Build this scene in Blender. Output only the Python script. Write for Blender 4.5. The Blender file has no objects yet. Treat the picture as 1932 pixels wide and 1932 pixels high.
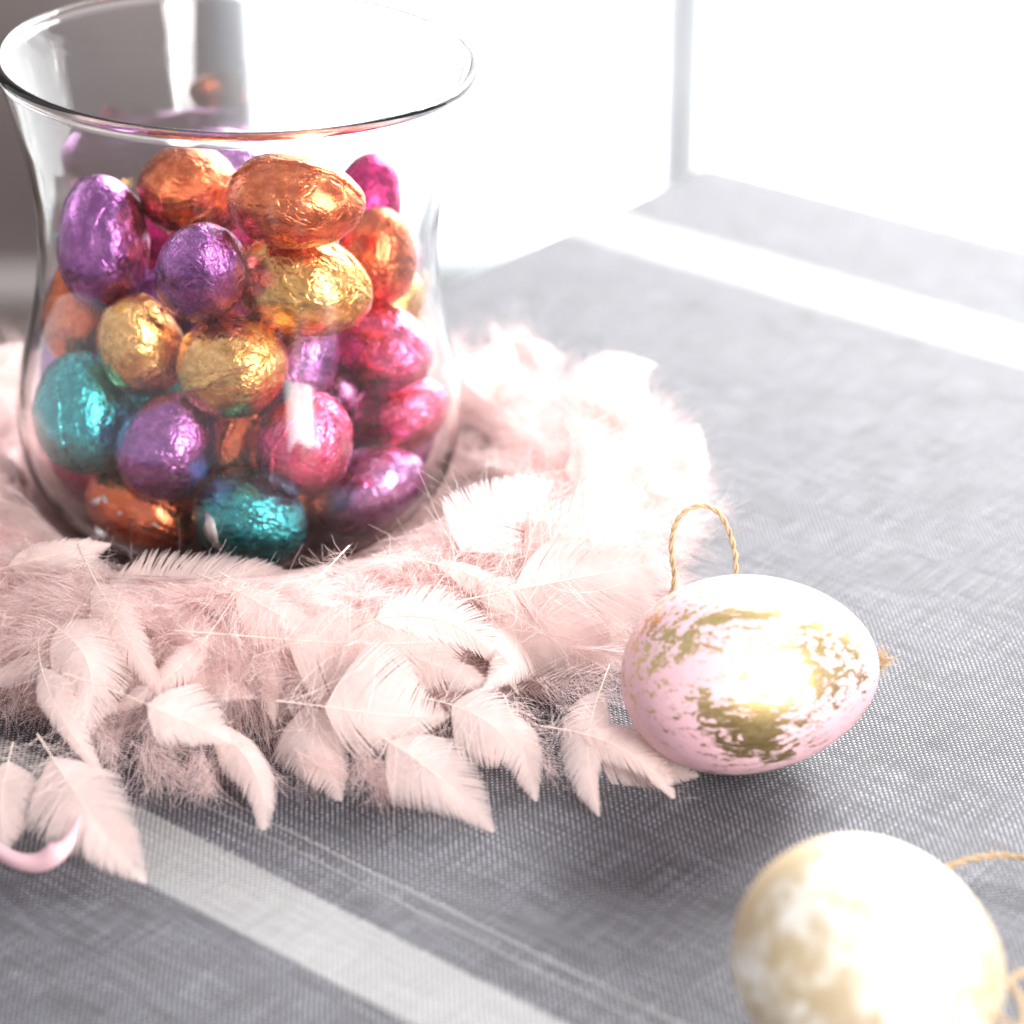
import bpy, math, random
import numpy as np
from mathutils import Vector, Matrix, noise

SC = bpy.context.scene
COL = SC.collection
RNG = np.random.default_rng(11)
CM = 0.01                                   # everything below is measured in centimetres

# ------------------------------------------------------------------ camera
CAM_H, PITCH, FPX = 33.4, math.radians(27.2), 5000.0 / 1932.0
cam_data = bpy.data.cameras.new("camera")
cam_data.sensor_width = 36.0
cam_data.lens = 36.0 * FPX
cam_data.clip_start, cam_data.clip_end = 0.02, 60.0
cam_data.dof.use_dof = True
cam_data.dof.focus_distance = 0.632
cam_data.dof.aperture_fstop = 7.4
cam_data.dof.aperture_blades = 0
cam = bpy.data.objects.new("camera", cam_data)
COL.objects.link(cam)
cam.location = (0, 0, CAM_H * CM)
cam.rotation_euler = (math.pi / 2 - PITCH, 0, 0)
SC.camera = cam

# ------------------------------------------------------------------ world and lamps
world = bpy.data.worlds.new("World")
SC.world = world
world.use_nodes = True
bg = world.node_tree.nodes["Background"]
bg.inputs["Color"].default_value = (0.93, 0.95, 1.0, 1)
bg.inputs["Strength"].default_value = 0.56

def area_lamp(name, loc, target, sx, sy, power, color, soft=False):
    d = bpy.data.lights.new(name, 'AREA')
    d.shape, d.size, d.size_y, d.energy, d.color = 'RECTANGLE', sx, sy, power, color
    if soft:                                            # strength fades towards the lamp's edges, added to soften its reflection
        d.use_nodes = True; nt = d.node_tree
        em = next(n for n in nt.nodes if n.type == 'EMISSION')
        geo = nt.nodes.new('ShaderNodeNewGeometry'); sep = nt.nodes.new('ShaderNodeSeparateXYZ'); nt.links.new(geo.outputs['Parametric'], sep.inputs[0])
        prev = None
        for k in (0, 1):
            m1 = nt.nodes.new('ShaderNodeMath'); m1.operation = 'MULTIPLY'; m1.inputs[1].default_value = math.pi; nt.links.new(sep.outputs[k], m1.inputs[0])
            m2 = nt.nodes.new('ShaderNodeMath'); m2.operation = 'SINE'; nt.links.new(m1.outputs[0], m2.inputs[0])
            if prev is None: prev = m2
            else:
                m3 = nt.nodes.new('ShaderNodeMath'); m3.operation = 'MULTIPLY'; nt.links.new(prev.outputs[0], m3.inputs[0]); nt.links.new(m2.outputs[0], m3.inputs[1]); prev = m3
        m4 = nt.nodes.new('ShaderNodeMath'); m4.operation = 'MULTIPLY'; m4.inputs[1].default_value = 2.4; nt.links.new(prev.outputs[0], m4.inputs[0])
        nt.links.new(m4.outputs[0], em.inputs['Strength'])
    o = bpy.data.objects.new(name, d)
    COL.objects.link(o)
    o.location = loc
    o.rotation_euler = (Vector(target) - Vector(loc)).to_track_quat('-Z', 'Y').to_euler()
    return o

MID = (0.02, 0.60, 0.03)
area_lamp("window_light_rear", (0.95, 2.15, 1.12), MID, 1.3, 1.0, 78.0, (0.97, 0.98, 1.0))
area_lamp("window_light_front", (0.95, -0.72, 0.70), MID, 0.6, 2.3, 27.0, (1.0, 0.98, 0.96), True)
area_lamp("streak_light_front", (1.05, -0.64, 0.70), MID, 0.12, 2.3, 8.0, (1.0, 0.98, 0.96), True)  # extra narrow lamp, added to draw a bright streak in the glass

SC.view_settings.view_transform = 'Standard'
SC.view_settings.look = 'None'
SC.view_settings.exposure = 0.66
SC.view_settings.gamma = 1.0
SC.render.engine = 'CYCLES'
SC.cycles.use_denoising = True
SC.cycles.max_bounces = 22
SC.cycles.transmission_bounces = 18
SC.cycles.glossy_bounces = 6
SC.cycles.diffuse_bounces = 5
SC.cycles.transparent_max_bounces = 40
SC.cycles.sample_clamp_indirect = 20.0
SC.cycles.blur_glossy = 0.6

# ------------------------------------------------------------------ helpers
def tag(o, label=None, cat=None, group=None, kind=None):
    for k, v in (("label", label), ("category", cat), ("group", group), ("kind", kind)):
        if v:
            o[k] = v
    return o

def link(name, me, mat=None, parent=None):
    o = bpy.data.objects.new(name, me)
    COL.objects.link(o)
    if mat is not None:
        me.materials.append(mat)
    if parent is not None:
        o.parent = parent
        o.matrix_parent_inverse = parent.matrix_world.inverted() if False else Matrix.Identity(4)
    return o

def empty(name, loc=(0, 0, 0)):
    o = bpy.data.objects.new(name, None)
    COL.objects.link(o)
    o.empty_display_size = 0.01
    o.location = loc
    return o

def mesh_np(name, verts, quads=None, tris=None, smooth=True):
    """verts (n,3) in cm; quads (m,4), tris (k,3)."""
    me = bpy.data.meshes.new(name)
    v = np.asarray(verts, np.float32) * CM
    loops, starts = [], []
    n = 0
    if quads is not None and len(quads):
        q = np.asarray(quads, np.int32)
        loops.append(q.ravel()); starts.append(np.arange(len(q), dtype=np.int32) * 4 + n); n += q.size
    if tris is not None and len(tris):
        t = np.asarray(tris, np.int32)
        loops.append(t.ravel()); starts.append(np.arange(len(t), dtype=np.int32) * 3 + n); n += t.size
    loops, starts = np.concatenate(loops), np.concatenate(starts)
    me.vertices.add(len(v)); me.vertices.foreach_set("co", v.ravel())
    me.loops.add(len(loops)); me.loops.foreach_set("vertex_index", loops)
    me.polygons.add(len(starts)); me.polygons.foreach_set("loop_start", starts)
    me.update(calc_edges=True)
    me.validate()
    if smooth:
        me.polygons.foreach_set("use_smooth", np.ones(len(me.polygons), bool))
    return me

def grid_quads(nu, nv, wrap_u=False, wrap_v=False, off=0):
    iu = np.arange(nu if wrap_u else nu - 1); iv = np.arange(nv if wrap_v else nv - 1)
    a, b = np.meshgrid(iu, iv, indexing='ij')
    a2, b2 = (a + 1) % nu, (b + 1) % nv
    return np.stack([a * nv + b, a2 * nv + b, a2 * nv + b2, a * nv + b2], -1).reshape(-1, 4) + off

def unit(v):
    v = np.asarray(v, float)
    return v / np.maximum(np.linalg.norm(v, axis=-1, keepdims=True), 1e-9)

class Soup:
    def __init__(self):
        self.v, self.q, self.t, self.n, self.e = [], [], [], 0, []
    def add(self, v, q=None, t=None):
        self.v.append(np.asarray(v, float).reshape(-1, 3))
        if q is not None: self.q.append(np.asarray(q) + self.n)
        if t is not None: self.t.append(np.asarray(t) + self.n)
        self.n += len(self.v[-1])
    def ribbons(self, P, S, W, edge=None):
        """P (n,k,3) centre lines, S (n,k,3) unit side vectors, W (n,k) half widths."""
        n, k = P.shape[:2]
        V = np.stack([P - S * W[..., None], P + S * W[..., None]], 2).reshape(-1, 3)
        i, j = np.meshgrid(np.arange(n), np.arange(k - 1), indexing='ij')
        b = (i * k + j) * 2
        self.add(V, np.stack([b, b + 1, b + 3, b + 2], -1).reshape(-1, 4))
        e = np.zeros((n, k)) if edge is None else np.broadcast_to(edge, (n, k))
        self.e.append(np.repeat(e.reshape(-1), 2))
    def tube(self, P, R, sides=6):
        P = np.asarray(P, float); k = len(P)
        R = np.broadcast_to(np.asarray(R, float), (k,))
        T = unit(np.gradient(P, axis=0))
        ref = np.array([0.13, 0.21, 1.0]) if abs(T[0][2]) < .9 else np.array([1.0, .1, .2])
        N = unit(np.cross(T[0], ref)); Ns = []
        for t in T:
            N = unit(N - t * np.dot(N, t)); Ns.append(N)
        Ns = np.array(Ns); B = np.cross(T, Ns)
        a = np.arange(sides) / sides * 2 * math.pi
        V = P[:, None] + (Ns[:, None] * np.cos(a)[None, :, None] + B[:, None] * np.sin(a)[None, :, None]) * R[:, None, None]
        self.add(V.reshape(-1, 3), grid_quads(k, sides, wrap_v=True))
    def build(self, name, mat, parent=None, smooth=True):
        me = mesh_np(name, np.concatenate(self.v), np.concatenate(self.q) if self.q else None,
                     np.concatenate(self.t) if self.t else None, smooth)
        if self.e and mat is M['feather']:
            at = me.attributes.new('edge', 'FLOAT', 'POINT'); at.data.foreach_set('value', np.concatenate(self.e).astype(np.float32))
        return link(name, me, mat, parent)

def box(soup, lo, hi):
    x0, y0, z0 = lo; x1, y1, z1 = hi
    v = [(x0, y0, z0), (x1, y0, z0), (x1, y1, z0), (x0, y1, z0), (x0, y0, z1), (x1, y0, z1), (x1, y1, z1), (x0, y1, z1)]
    soup.add(v, [(0, 3, 2, 1), (4, 5, 6, 7), (0, 1, 5, 4), (1, 2, 6, 5), (2, 3, 7, 6), (3, 0, 4, 7)])

# measuring the photograph: a pixel (of a 1932 px wide copy) seen on the horizontal plane z
_cp, _sp = math.cos(PITCH), math.sin(PITCH)
FW, UP, RT = np.array([0, _cp, -_sp]), np.array([0, _sp, _cp]), np.array([1.0, 0, 0])
CP = np.array([0, 0, CAM_H])
def ray(px, py):
    return FW + (px - 966) / 5000.0 * RT - (py - 966) / 5000.0 * UP
def on_plane(px, py, z=0.0):
    r = ray(px, py)
    return CP + r * (z - CAM_H) / r[2]

# ------------------------------------------------------------------ materials
class NT:
    def __init__(self, name):
        self.m = bpy.data.materials.new(name)
        self.m.use_nodes = True
        self.t = self.m.node_tree
        self.t.nodes.clear()
        self.out = self.n('ShaderNodeOutputMaterial')
    def n(self, typ, **kw):
        nd = self.t.nodes.new(typ)
        for k, v in kw.items():
            setattr(nd, k, v)
        return nd
    def l(self, a, b):
        self.t.links.new(a, b)
    def val(self, sock, v):
        if hasattr(v, 'is_output'): self.l(v, sock)
        else: sock.default_value = v
    def math(self, op, a, b=None, clamp=False):
        nd = self.n('ShaderNodeMath', operation=op, use_clamp=clamp)
        self.val(nd.inputs[0], a)
        if b is not None: self.val(nd.inputs[1], b)
        return nd.outputs[0]
    def maprange(self, v, a, b, c=0.0, d=1.0, smooth=True):
        nd = self.n('ShaderNodeMapRange', interpolation_type='SMOOTHSTEP' if smooth else 'LINEAR')
        self.val(nd.inputs[0], v)
        for i, x in enumerate((a, b, c, d)):
            self.val(nd.inputs[1 + i], x)
        return nd.outputs[0]
    def mix(self, f, a, b):
        nd = self.n('ShaderNodeMix', data_type='RGBA')
        self.val(nd.inputs[0], f)
        self.val(nd.inputs[6], a if hasattr(a, 'is_output') else (*a, 1)[:4])
        self.val(nd.inputs[7], b if hasattr(b, 'is_output') else (*b, 1)[:4])
        return nd.outputs[2]
    def noise(self, vec, scale, detail=2.0, rough=0.5, dist=0.0, typ='FBM'):
        nd = self.n('ShaderNodeTexNoise', noise_type=typ)
        nd.inputs['Scale'].default_value = scale
        nd.inputs['Detail'].default_value = detail
        nd.inputs['Roughness'].default_value = rough
        nd.inputs['Distortion'].default_value = dist
        self.l(vec, nd.inputs['Vector'])
        return nd.outputs[0]
    def mapping(self, vec, loc=(0, 0, 0), rot=(0, 0, 0), scale=(1, 1, 1)):
        nd = self.n('ShaderNodeMapping')
        self.l(vec, nd.inputs[0])
        nd.inputs[1].default_value, nd.inputs[2].default_value, nd.inputs[3].default_value = loc, rot, scale
        return nd.outputs[0]
    def bump(self, h, strength, dist, normal=None):
        nd = self.n('ShaderNodeBump')
        nd.inputs['Strength'].default_value = strength
        nd.inputs['Distance'].default_value = dist
        self.l(h, nd.inputs['Height'])
        if normal is not None: self.l(normal, nd.inputs['Normal'])
        return nd.outputs[0]
    def principled(self, **kw):
        nd = self.n('ShaderNodeBsdfPrincipled')
        for k, v in kw.items():
            s = nd.inputs[k.replace('_', ' ')]
            if hasattr(v, 'is_output'): self.l(v, s)
            elif isinstance(v, tuple) and len(v) == 3 and s.type == 'RGBA': s.default_value = (*v, 1)
            else: s.default_value = v
        return nd.outputs[0]
    def done(self, shader):
        self.l(shader, self.out.inputs['Surface'])
        return self.m

def mat_plain(name, color, rough=0.6, **kw):
    t = NT(name)
    obj = t.n('ShaderNodeTexCoord').outputs['Object']
    nz = t.noise(obj, 6.0, 4.0)
    c = t.mix(t.maprange(nz, .3, .7), tuple(x * .9 for x in color), tuple(min(1, x * 1.07) for x in color))
    return t.done(t.principled(Base_Color=c, Roughness=rough, **kw))

# stripe direction of the cloth, and the cross direction
CU, CV = np.array([-0.773, 0.634]), np.array([0.634, 0.773])

def mat_cloth():
    t = NT("chambray_cloth")
    pos = t.n('ShaderNodeTexCoord').outputs['Object']          # the cloth object stands at the world origin
    ang = math.atan2(CU[1], CU[0])
    uv = t.mapping(pos, rot=(0, 0, -ang), scale=(1, 1, 1))      # x along the stripes, y across (metres)
    wob = t.noise(pos, 55.0, 2.0)
    sep = t.n('ShaderNodeSeparateXYZ'); t.l(uv, sep.inputs[0])
    jit = t.math('MULTIPLY', t.math('SUBTRACT', wob, .5), .0009)
    u = t.math('ADD', sep.outputs[0], jit)
    v = t.math('MULTIPLY', t.math('ADD', sep.outputs[1], jit), -1.0 if False else 1.0)
    K = math.pi / 0.00078
    su = t.math('SINE', t.math('MULTIPLY', u, K))
    sv = t.math('SINE', t.math('MULTIPLY', v, K * .92))
    p = t.math('MULTIPLY', su, sv)
    # slubs: uneven yarns in both directions
    sl_u = t.noise(t.mapping(uv, scale=(60, 1100, 1)), 1.0, 2.0)
    sl_v = t.noise(t.mapping(uv, scale=(1100, 45, 1)), 1.0, 2.0)
    slub = t.math('ADD', t.math('MULTIPLY', sl_u, .55), t.math('MULTIPLY', sl_v, .45))
    cloud = t.noise(pos, 26.0, 3.0)
    # stripe mask across the cloth, with ragged yarn edges
    av = t.math('MULTIPLY', sep.outputs[1], 1.0)
    rag = t.math('MULTIPLY', t.math('SUBTRACT', sl_v, .5), .0025)
    avr = t.math('ADD', av, rag)
    def band(a, b, e=.0006):
        return t.math('MULTIPLY', t.maprange(avr, a - e, a + e), t.maprange(avr, b - e, b + e, 1.0, 0.0))
    sgn = STRIPE_SIGN
    stripes = t.math('ADD', band(*sorted((sgn * .3165, sgn * .3362))), band(*sorted((sgn * .678, sgn * .706))))
    thread = t.math('ADD', band(*sorted((sgn * .3503, sgn * .3510)), e=.0002), band(*sorted((sgn * .3459, sgn * .3464)), e=.0002))
    dot = t.maprange(t.math('ADD', p, t.math('MULTIPLY', t.math('SUBTRACT', slub, .5), 1.3)), .46, .74)
    dark = t.mix(t.maprange(cloud, .3, .7), (.005, .0035, .006), (.011, .008, .012))
    pale = t.mix(t.maprange(slub, .35, .65), (.125, .12, .15), (.42, .405, .49))
    ground = t.mix(dot, dark, pale)
    gap = t.maprange(p, -.55, .15)
    white = t.mix(gap, (.035, .032, .035), t.mix(t.maprange(slub, .3, .7), (.20, .19, .187), (.34, .33, .32)))
    c = t.mix(stripes, ground, white)
    c = t.mix(t.math('MULTIPLY', thread, .3), c, (.50, .48, .46))
    h = t.math('ADD', t.math('ABSOLUTE', p), t.math('MULTIPLY', slub, .5))
    nb = t.bump(h, 0.75, .00025)
    nb = t.bump(cloud, .4, .0035, nb)
    sh = t.principled(Base_Color=c, Roughness=t.maprange(dot, 0, 1, .52, .32), Normal=nb, Specular_IOR_Level=t.maprange(t.math('MAXIMUM', dot, stripes), 0, 1, .42, .95),
                      Sheen_Weight=.18, Sheen_Roughness=.4)
    return t.done(sh)
STRIPE_SIGN = -1.0

def mat_glass():
    t = NT("clear_glass")
    return t.done(t.principled(Base_Color=(.985, .992, .99), Roughness=0.0, IOR=1.47, Transmission_Weight=1.0,
                               Normal=t.bump(t.noise(t.n('ShaderNodeTexCoord').outputs['Object'], 26.0, 2.0), .03, .01)))

def mat_foil(name, color, deep, crinkle=1.0):
    t = NT(name)
    tc = t.n('ShaderNodeTexCoord').outputs['Object']
    rnd = t.n('ShaderNodeObjectInfo').outputs['Random']
    off = t.n('ShaderNodeVectorMath', operation='SCALE'); off.inputs[0].default_value = (7.3, 3.1, 5.7); t.l(rnd, off.inputs['Scale'])
    vec = t.n('ShaderNodeVectorMath', operation='ADD'); t.l(tc, vec.inputs[0]); t.l(off.outputs[0], vec.inputs[1])
    vec = vec.outputs[0]
    wn = t.n('ShaderNodeTexNoise'); wn.inputs['Scale'].default_value = 2.2; wn.inputs['Detail'].default_value = 3; t.l(vec, wn.inputs['Vector'])
    wv = t.n('ShaderNodeVectorMath', operation='MULTIPLY_ADD'); t.l(wn.outputs['Color'], wv.inputs[0]); wv.inputs[1].default_value = (.55,) * 3; t.l(vec, wv.inputs[2])
    def vor(scale, feature, src):
        nd = t.n('ShaderNodeTexVoronoi', feature=feature); nd.inputs['Scale'].default_value = scale; t.l(src, nd.inputs['Vector']); return nd.outputs[0]
    crease = t.maprange(vor(1.7, 'DISTANCE_TO_EDGE', wv.outputs[0]), 0.0, .055)
    crease2 = t.maprange(vor(4.2, 'DISTANCE_TO_EDGE', wv.outputs[0]), 0.0, .05)
    dents = t.noise(vec, 1.6, 1.0)
    fine = vor(8.5, 'SMOOTH_F1', wv.outputs[0])
    nz = t.noise(vec, 5.0, 5.0, .62)
    grit = t.noise(vec, 15.0, 3.0, .6)
    patch = t.maprange(t.noise(vec, 1.3, 2.0), .42, .62)        # smooth-rubbed and crinkled areas
    h = t.math('ADD', t.math('MULTIPLY', crease, .13), t.math('MULTIPLY', crease2, t.maprange(patch, 0, 1, .02, .10)))
    h = t.math('ADD', h, t.math('MULTIPLY', dents, .9))
    h = t.math('ADD', h, t.math('MULTIPLY', t.math('MULTIPLY', fine, patch), .42))
    h = t.math('ADD', h, t.math('MULTIPLY', nz, .16))
    h = t.math('ADD', h, t.math('MULTIPLY', grit, t.maprange(patch, 0, 1, .05, .12)))
    sx = t.n('ShaderNodeSeparateXYZ'); t.l(tc, sx.inputs[0])
    pl = t.math('SINE', t.math('ADD', t.math('MULTIPLY', t.math('ARCTAN2', sx.outputs[1], sx.outputs[0]), 13.0), t.math('MULTIPLY', nz, 16.0)))
    pole = t.maprange(t.math('ABSOLUTE', sx.outputs[2]), .45, .95)
    h = t.math('ADD', h, t.math('MULTIPLY', t.math('MULTIPLY', pl, pole), .07))
    nb = t.bump(h, .46 * crinkle, .0018)
    lw = t.n('ShaderNodeLayerWeight'); lw.inputs[0].default_value = .45
    c = t.mix(t.maprange(nz, .38, .66), deep, color)
    rough = t.maprange(nz, .3, .7, .17, .30)
    sh = t.principled(Base_Color=c, Metallic=1.0, Roughness=rough, Normal=nb, Coat_Weight=.2, Coat_Roughness=.15)
    return t.done(sh)

def mat_feather(name, color, trans=.42, sheer=False):
    t = NT(name)
    tc = t.n('ShaderNodeTexCoord').outputs['Object']
    nz = t.noise(tc, 90.0, 3.0)
    c = t.mix(t.maprange(nz, .3, .7), tuple(x * .93 for x in color), color)
    d = t.principled(Base_Color=c, Roughness=.55, Specular_IOR_Level=.3, Sheen_Weight=.25)
    tr = t.n('ShaderNodeBsdfTranslucent'); t.l(c, tr.inputs[0])
    mx = t.n('ShaderNodeMixShader'); mx.inputs[0].default_value = trans
    t.l(d, mx.inputs[1]); t.l(tr.outputs[0], mx.inputs[2])
    if not sheer:
        return t.done(mx.outputs[0])
    # vanes are sheer: barbs thin out to nothing towards the margin
    at = t.n('ShaderNodeAttribute', attribute_name='edge')
    streak = t.noise(tc, 420.0, 2.0)
    al = t.math('ADD', t.math('MULTIPLY', at.outputs['Fac'], .62), t.math('MULTIPLY', t.math('SUBTRACT', streak, .5), .25))
    al = t.maprange(al, -.05, .75, .08, .80, False)
    tp = t.n('ShaderNodeBsdfTransparent'); m2 = t.n('ShaderNodeMixShader')
    t.l(al, m2.inputs[0]); t.l(mx.outputs[0], m2.inputs[1]); t.l(tp.outputs[0], m2.inputs[2])
    return t.done(m2.outputs[0])

# pink egg: where it lies, how it is turned, and where its gold leaf is densest (measured on the photograph)
PINK_C = on_plane(1416, 1271, 2.29); PINK_AX = unit(np.array([.985, .17, 0.0])); PINK_L, PINK_D, PINK_SPIN = 6.0, 4.56, 0.6
PINK_ROT = Vector(PINK_AX).to_track_quat('Z', 'Y').to_matrix() @ Matrix.Rotation(PINK_SPIN, 3, 'Z')
def on_pink_egg(px, py):
    inv = PINK_ROT.inverted(); k = np.array([2 / PINK_D, 2 / PINK_D, 2 / PINK_L])
    o = np.array(inv @ Vector(CP - PINK_C)) * k; d = np.array(inv @ Vector(ray(px, py))) * k
    a, b, c = d @ d, 2 * o @ d, o @ o - 1
    t = (-b - math.sqrt(max(b * b - 4 * a * c, 0))) / (2 * a)
    return tuple((o + d * t) / k * CM)
GOLD_OFF = (.3, .1, .2)
GOLD_SPOTS = [(on_pink_egg(x, y), r * CM, a) for x, y, r, a in (
    (1400, 1395, 1.1, .11), (1440, 1375, .8, .07), (1350, 1340, .9, .05), (1280, 1350, .9, .045), (1330, 1320, .6, .05), (1400, 1170, .8, .055), (1460, 1165, .8, .06), (1340, 1175, .7, .04),
    (1530, 1185, .9, .06), (1590, 1215, .8, .05), (1620, 1260, .8, .05), (1560, 1290, .7, .03), (1480, 1330, .9, .05), (1270, 1240, 1.0, .02), (1220, 1300, 1.0, .03), (1500, 1420, 1.2, .03), (1230, 1180, .8, .03))]
def mat_pink_egg():
    t = NT("pink_paint_with_gold_leaf")
    tc = t.n('ShaderNodeTexCoord').outputs['Object']
    vec = t.mapping(tc, rot=(.1, .25, .35), scale=(200, 230, 85))
    wn = t.n('ShaderNodeTexNoise'); wn.inputs['Scale'].default_value = 1.0; wn.inputs['Detail'].default_value = 6; wn.inputs['Roughness'].default_value = .68
    wn.inputs['Distortion'].default_value = 1.6; t.l(vec, wn.inputs['Vector'])
    fine = t.noise(t.mapping(tc, scale=(560, 640, 210)), 1.0, 5.0, .7, .8)
    big = t.noise(t.mapping(tc, loc=GOLD_OFF), 42.0, 1.5)
    spots = None
    for (x, y, z), rad, amt in GOLD_SPOTS:
        dn = t.n('ShaderNodeVectorMath', operation='DISTANCE'); t.l(tc, dn.inputs[0]); dn.inputs[1].default_value = (x, y, z)
        g = t.maprange(dn.outputs['Value'], 0.0, rad, amt, 0.0)
        spots = g if spots is None else t.math('ADD', spots, g)
    lvl = t.math('ADD', t.math('MULTIPLY', wn.outputs[0], .48), t.math('MULTIPLY', fine, .52))
    lvl = t.math('ADD', lvl, t.math('MULTIPLY', t.math('SUBTRACT', big, .5), .22))
    lvl = t.math('ADD', lvl, spots)
    gold = t.maprange(lvl, .545, .556)
    fleck = t.maprange(t.noise(t.mapping(tc, rot=(.1, .2, .5), scale=(900, 1000, 380)), 1.0, 3.0, .6, .5), .575, .60)
    gold = t.math('MAXIMUM', gold, t.math('MULTIPLY', fleck, t.maprange(t.math('ADD', lvl, 0), .46, .52)))
    pink = t.mix(t.maprange(big, .3, .7), (.77, .45, .50), (.82, .55, .59))
    gc = t.mix(t.maprange(fine, .3, .7), (.42, .29, .11), (.66, .50, .24))
    c = t.mix(gold, pink, gc)
    sh = t.principled(Base_Color=c, Metallic=t.math('MULTIPLY', gold, .9), Roughness=t.maprange(gold, 0, 1, .44, .32),
                      Normal=t.bump(t.math('ADD', t.math('MULTIPLY', gold, .6), t.math('MULTIPLY', fine, .25)), .25, .0004), Specular_IOR_Level=.5)
    return t.done(sh)

def mat_white_egg():
    t = NT("white_paint_with_worn_gold")
    tc = t.n('ShaderNodeTexCoord').outputs['Object']
    a = t.noise(t.mapping(tc, scale=(120, 120, 120)), 1.0, 5.0, .65, 1.2)
    b = t.noise(t.mapping(tc, loc=(.13, .42, .2)), 34.0, 1.0)
    lvl = t.math('ADD', t.math('MULTIPLY', a, .7), t.math('MULTIPLY', t.math('SUBTRACT', b, .5), .8))
    m = t.maprange(lvl, .25, .45)
    c = t.mix(m, (.84, .78, .70), (.58, .45, .28))
    sh = t.principled(Base_Color=c, Metallic=t.math('MULTIPLY', m, .3), Roughness=.58, Normal=t.bump(a, .15, .0006))
    return t.done(sh)

M = dict(
    cloth=mat_cloth(), glass=mat_glass(),
    feather=mat_feather("blush_feather", (.91, .755, .72), .48, True),
    down=mat_feather("blush_down", (.90, .725, .70), .5),
    quill=mat_plain("feather_quill", (.80, .63, .54), .4),
    core=mat_plain("wreath_core", (.74, .54, .52), .9),
    pink_egg=mat_pink_egg(), white_egg=mat_white_egg(),
    jute=mat_plain("jute_twine", (.50, .35, .20), .9),
    ribbon=mat_plain("pink_satin", (.82, .50, .54), .45),
    wall=mat_plain("taupe_wall", (.235, .195, .19), .8),
    skirting=mat_plain("grey_skirting", (.27, .235, .23), .7, Specular_IOR_Level=.1),
    floor=mat_plain("brown_floor", (.12, .092, .08), .95, Specular_IOR_Level=0.0),
    frame=mat_plain("white_frame_paint", (.86, .92, .99), .5),
    silver=mat_plain("bare_foil", (.80, .74, .72), .38, Metallic=.55),
)
FOIL = dict(
    purple=mat_foil("purple_foil", (.43, .155, .42), (.27, .08, .27)),
    orange=mat_foil("orange_foil", (.80, .215, .085), (.60, .12, .045)),
    gold=mat_foil("gold_foil", (.90, .52, .19), (.66, .32, .09)),
    teal=mat_foil("teal_foil", (.06, .43, .44), (.03, .26, .29)),
    pink=mat_foil("pink_foil", (.83, .16, .30), (.66, .075, .19)),
    magenta=mat_foil("magenta_foil", (.74, .045, .22), (.50, .02, .13)),
    lilac=mat_foil("lilac_foil", (.62, .32, .60), (.44, .19, .43)),
)
sky = NT("overcast_sky")
_e = sky.n('ShaderNodeEmission'); _e.inputs[0].default_value = (.96, .98, 1, 1); _e.inputs[1].default_value = 3.0
M['sky'] = sky.done(_e.outputs[0])

# ------------------------------------------------------------------ the setting
EDGE_U, EDGE_V = 53.55, 76.96
def build_cloth():
    """cloth top reaching well out of the frame, rolled over the two edges that show and hanging down"""
    us = np.concatenate([np.linspace(-75, EDGE_U - 2, 150), EDGE_U - 2 + 2 * np.linspace(0.12, 1, 8)])
    vs = np.concatenate([np.linspace(6, EDGE_V - 2, 110), EDGE_V - 2 + 2 * np.linspace(0.12, 1, 8)])
    drop = np.concatenate([[.25, .6, 1.2], np.linspace(2.5, 26, 12)])
    nu, nv = len(us) + len(drop), len(vs) + len(drop)
    V = np.zeros((nu, nv, 3))
    for i in range(nu):
        for j in range(nv):
            du = drop[i - len(us)] if i >= len(us) else 0
            dv = drop[j - len(vs)] if j >= len(vs) else 0
            u = us[i] if du == 0 else EDGE_U + .25 * (1 - math.exp(-du * 3)) + .02 * du
            v = vs[j] if dv == 0 else EDGE_V + .25 * (1 - math.exp(-dv * 3)) + .02 * dv
            d = max(du, dv)
            x, y = u * CU + v * CV
            z = -d
            if d == 0:
                z = -.02 + .015 * noise.noise((x * .05, y * .05, 3.0)) + .005 * noise.noise((x * .22, y * .22, 7.0))
                e = min(EDGE_U - u, EDGE_V - v)
                if e < .8: z -= .12 * (1 - e / .8) ** 2
            else:
                k = .9 * (1 - math.exp(-d * .12))
                w = k * math.sin((v if du > dv else u) * .55 + math.sin((v if du > dv else u) * .21))
                if du > dv: x, y = np.array([x, y]) + CU * w
                else: x, y = np.array([x, y]) + CV * w
            V[i, j] = (x, y, z)
    me = mesh_np("tablecloth", V.reshape(-1, 3), grid_quads(nu, nv)[:, ::-1] if False else grid_quads(nu, nv))
    return tag(link("tablecloth", me, M['cloth']), "grey chambray tablecloth with white woven stripes under everything", "tablecloth", kind="structure")
build_cloth()

FLOOR_Z, WALL_Y, WALL_X = -72.0, 250.0, -30.0
s = Soup(); s.add([(-260, -60, FLOOR_Z), (330, -60, FLOOR_Z), (330, 256, FLOOR_Z), (-260, 256, FLOOR_Z)], [(0, 1, 2, 3)])
tag(s.build("floor", M['floor'], smooth=False), kind="structure")
s = Soup(); box(s, (-260, WALL_Y, FLOOR_Z), (WALL_X, WALL_Y + 12, 190))
wall = tag(s.build("wall", M['wall'], smooth=False), kind="structure")
s = Soup(); box(s, (-260, WALL_Y - 1.6, FLOOR_Z + .2), (WALL_X, WALL_Y - .2, FLOOR_Z + 5))
s.build("skirting_board", M['skirting'], wall, smooth=False)
s = Soup(); s.add([(-60, 275, -90), (420, 275, -90), (420, 275, 230), (-60, 275, 230)], [(0, 1, 2, 3)])
tag(s.build("sky", M['sky'], smooth=False), kind="structure")

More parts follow.
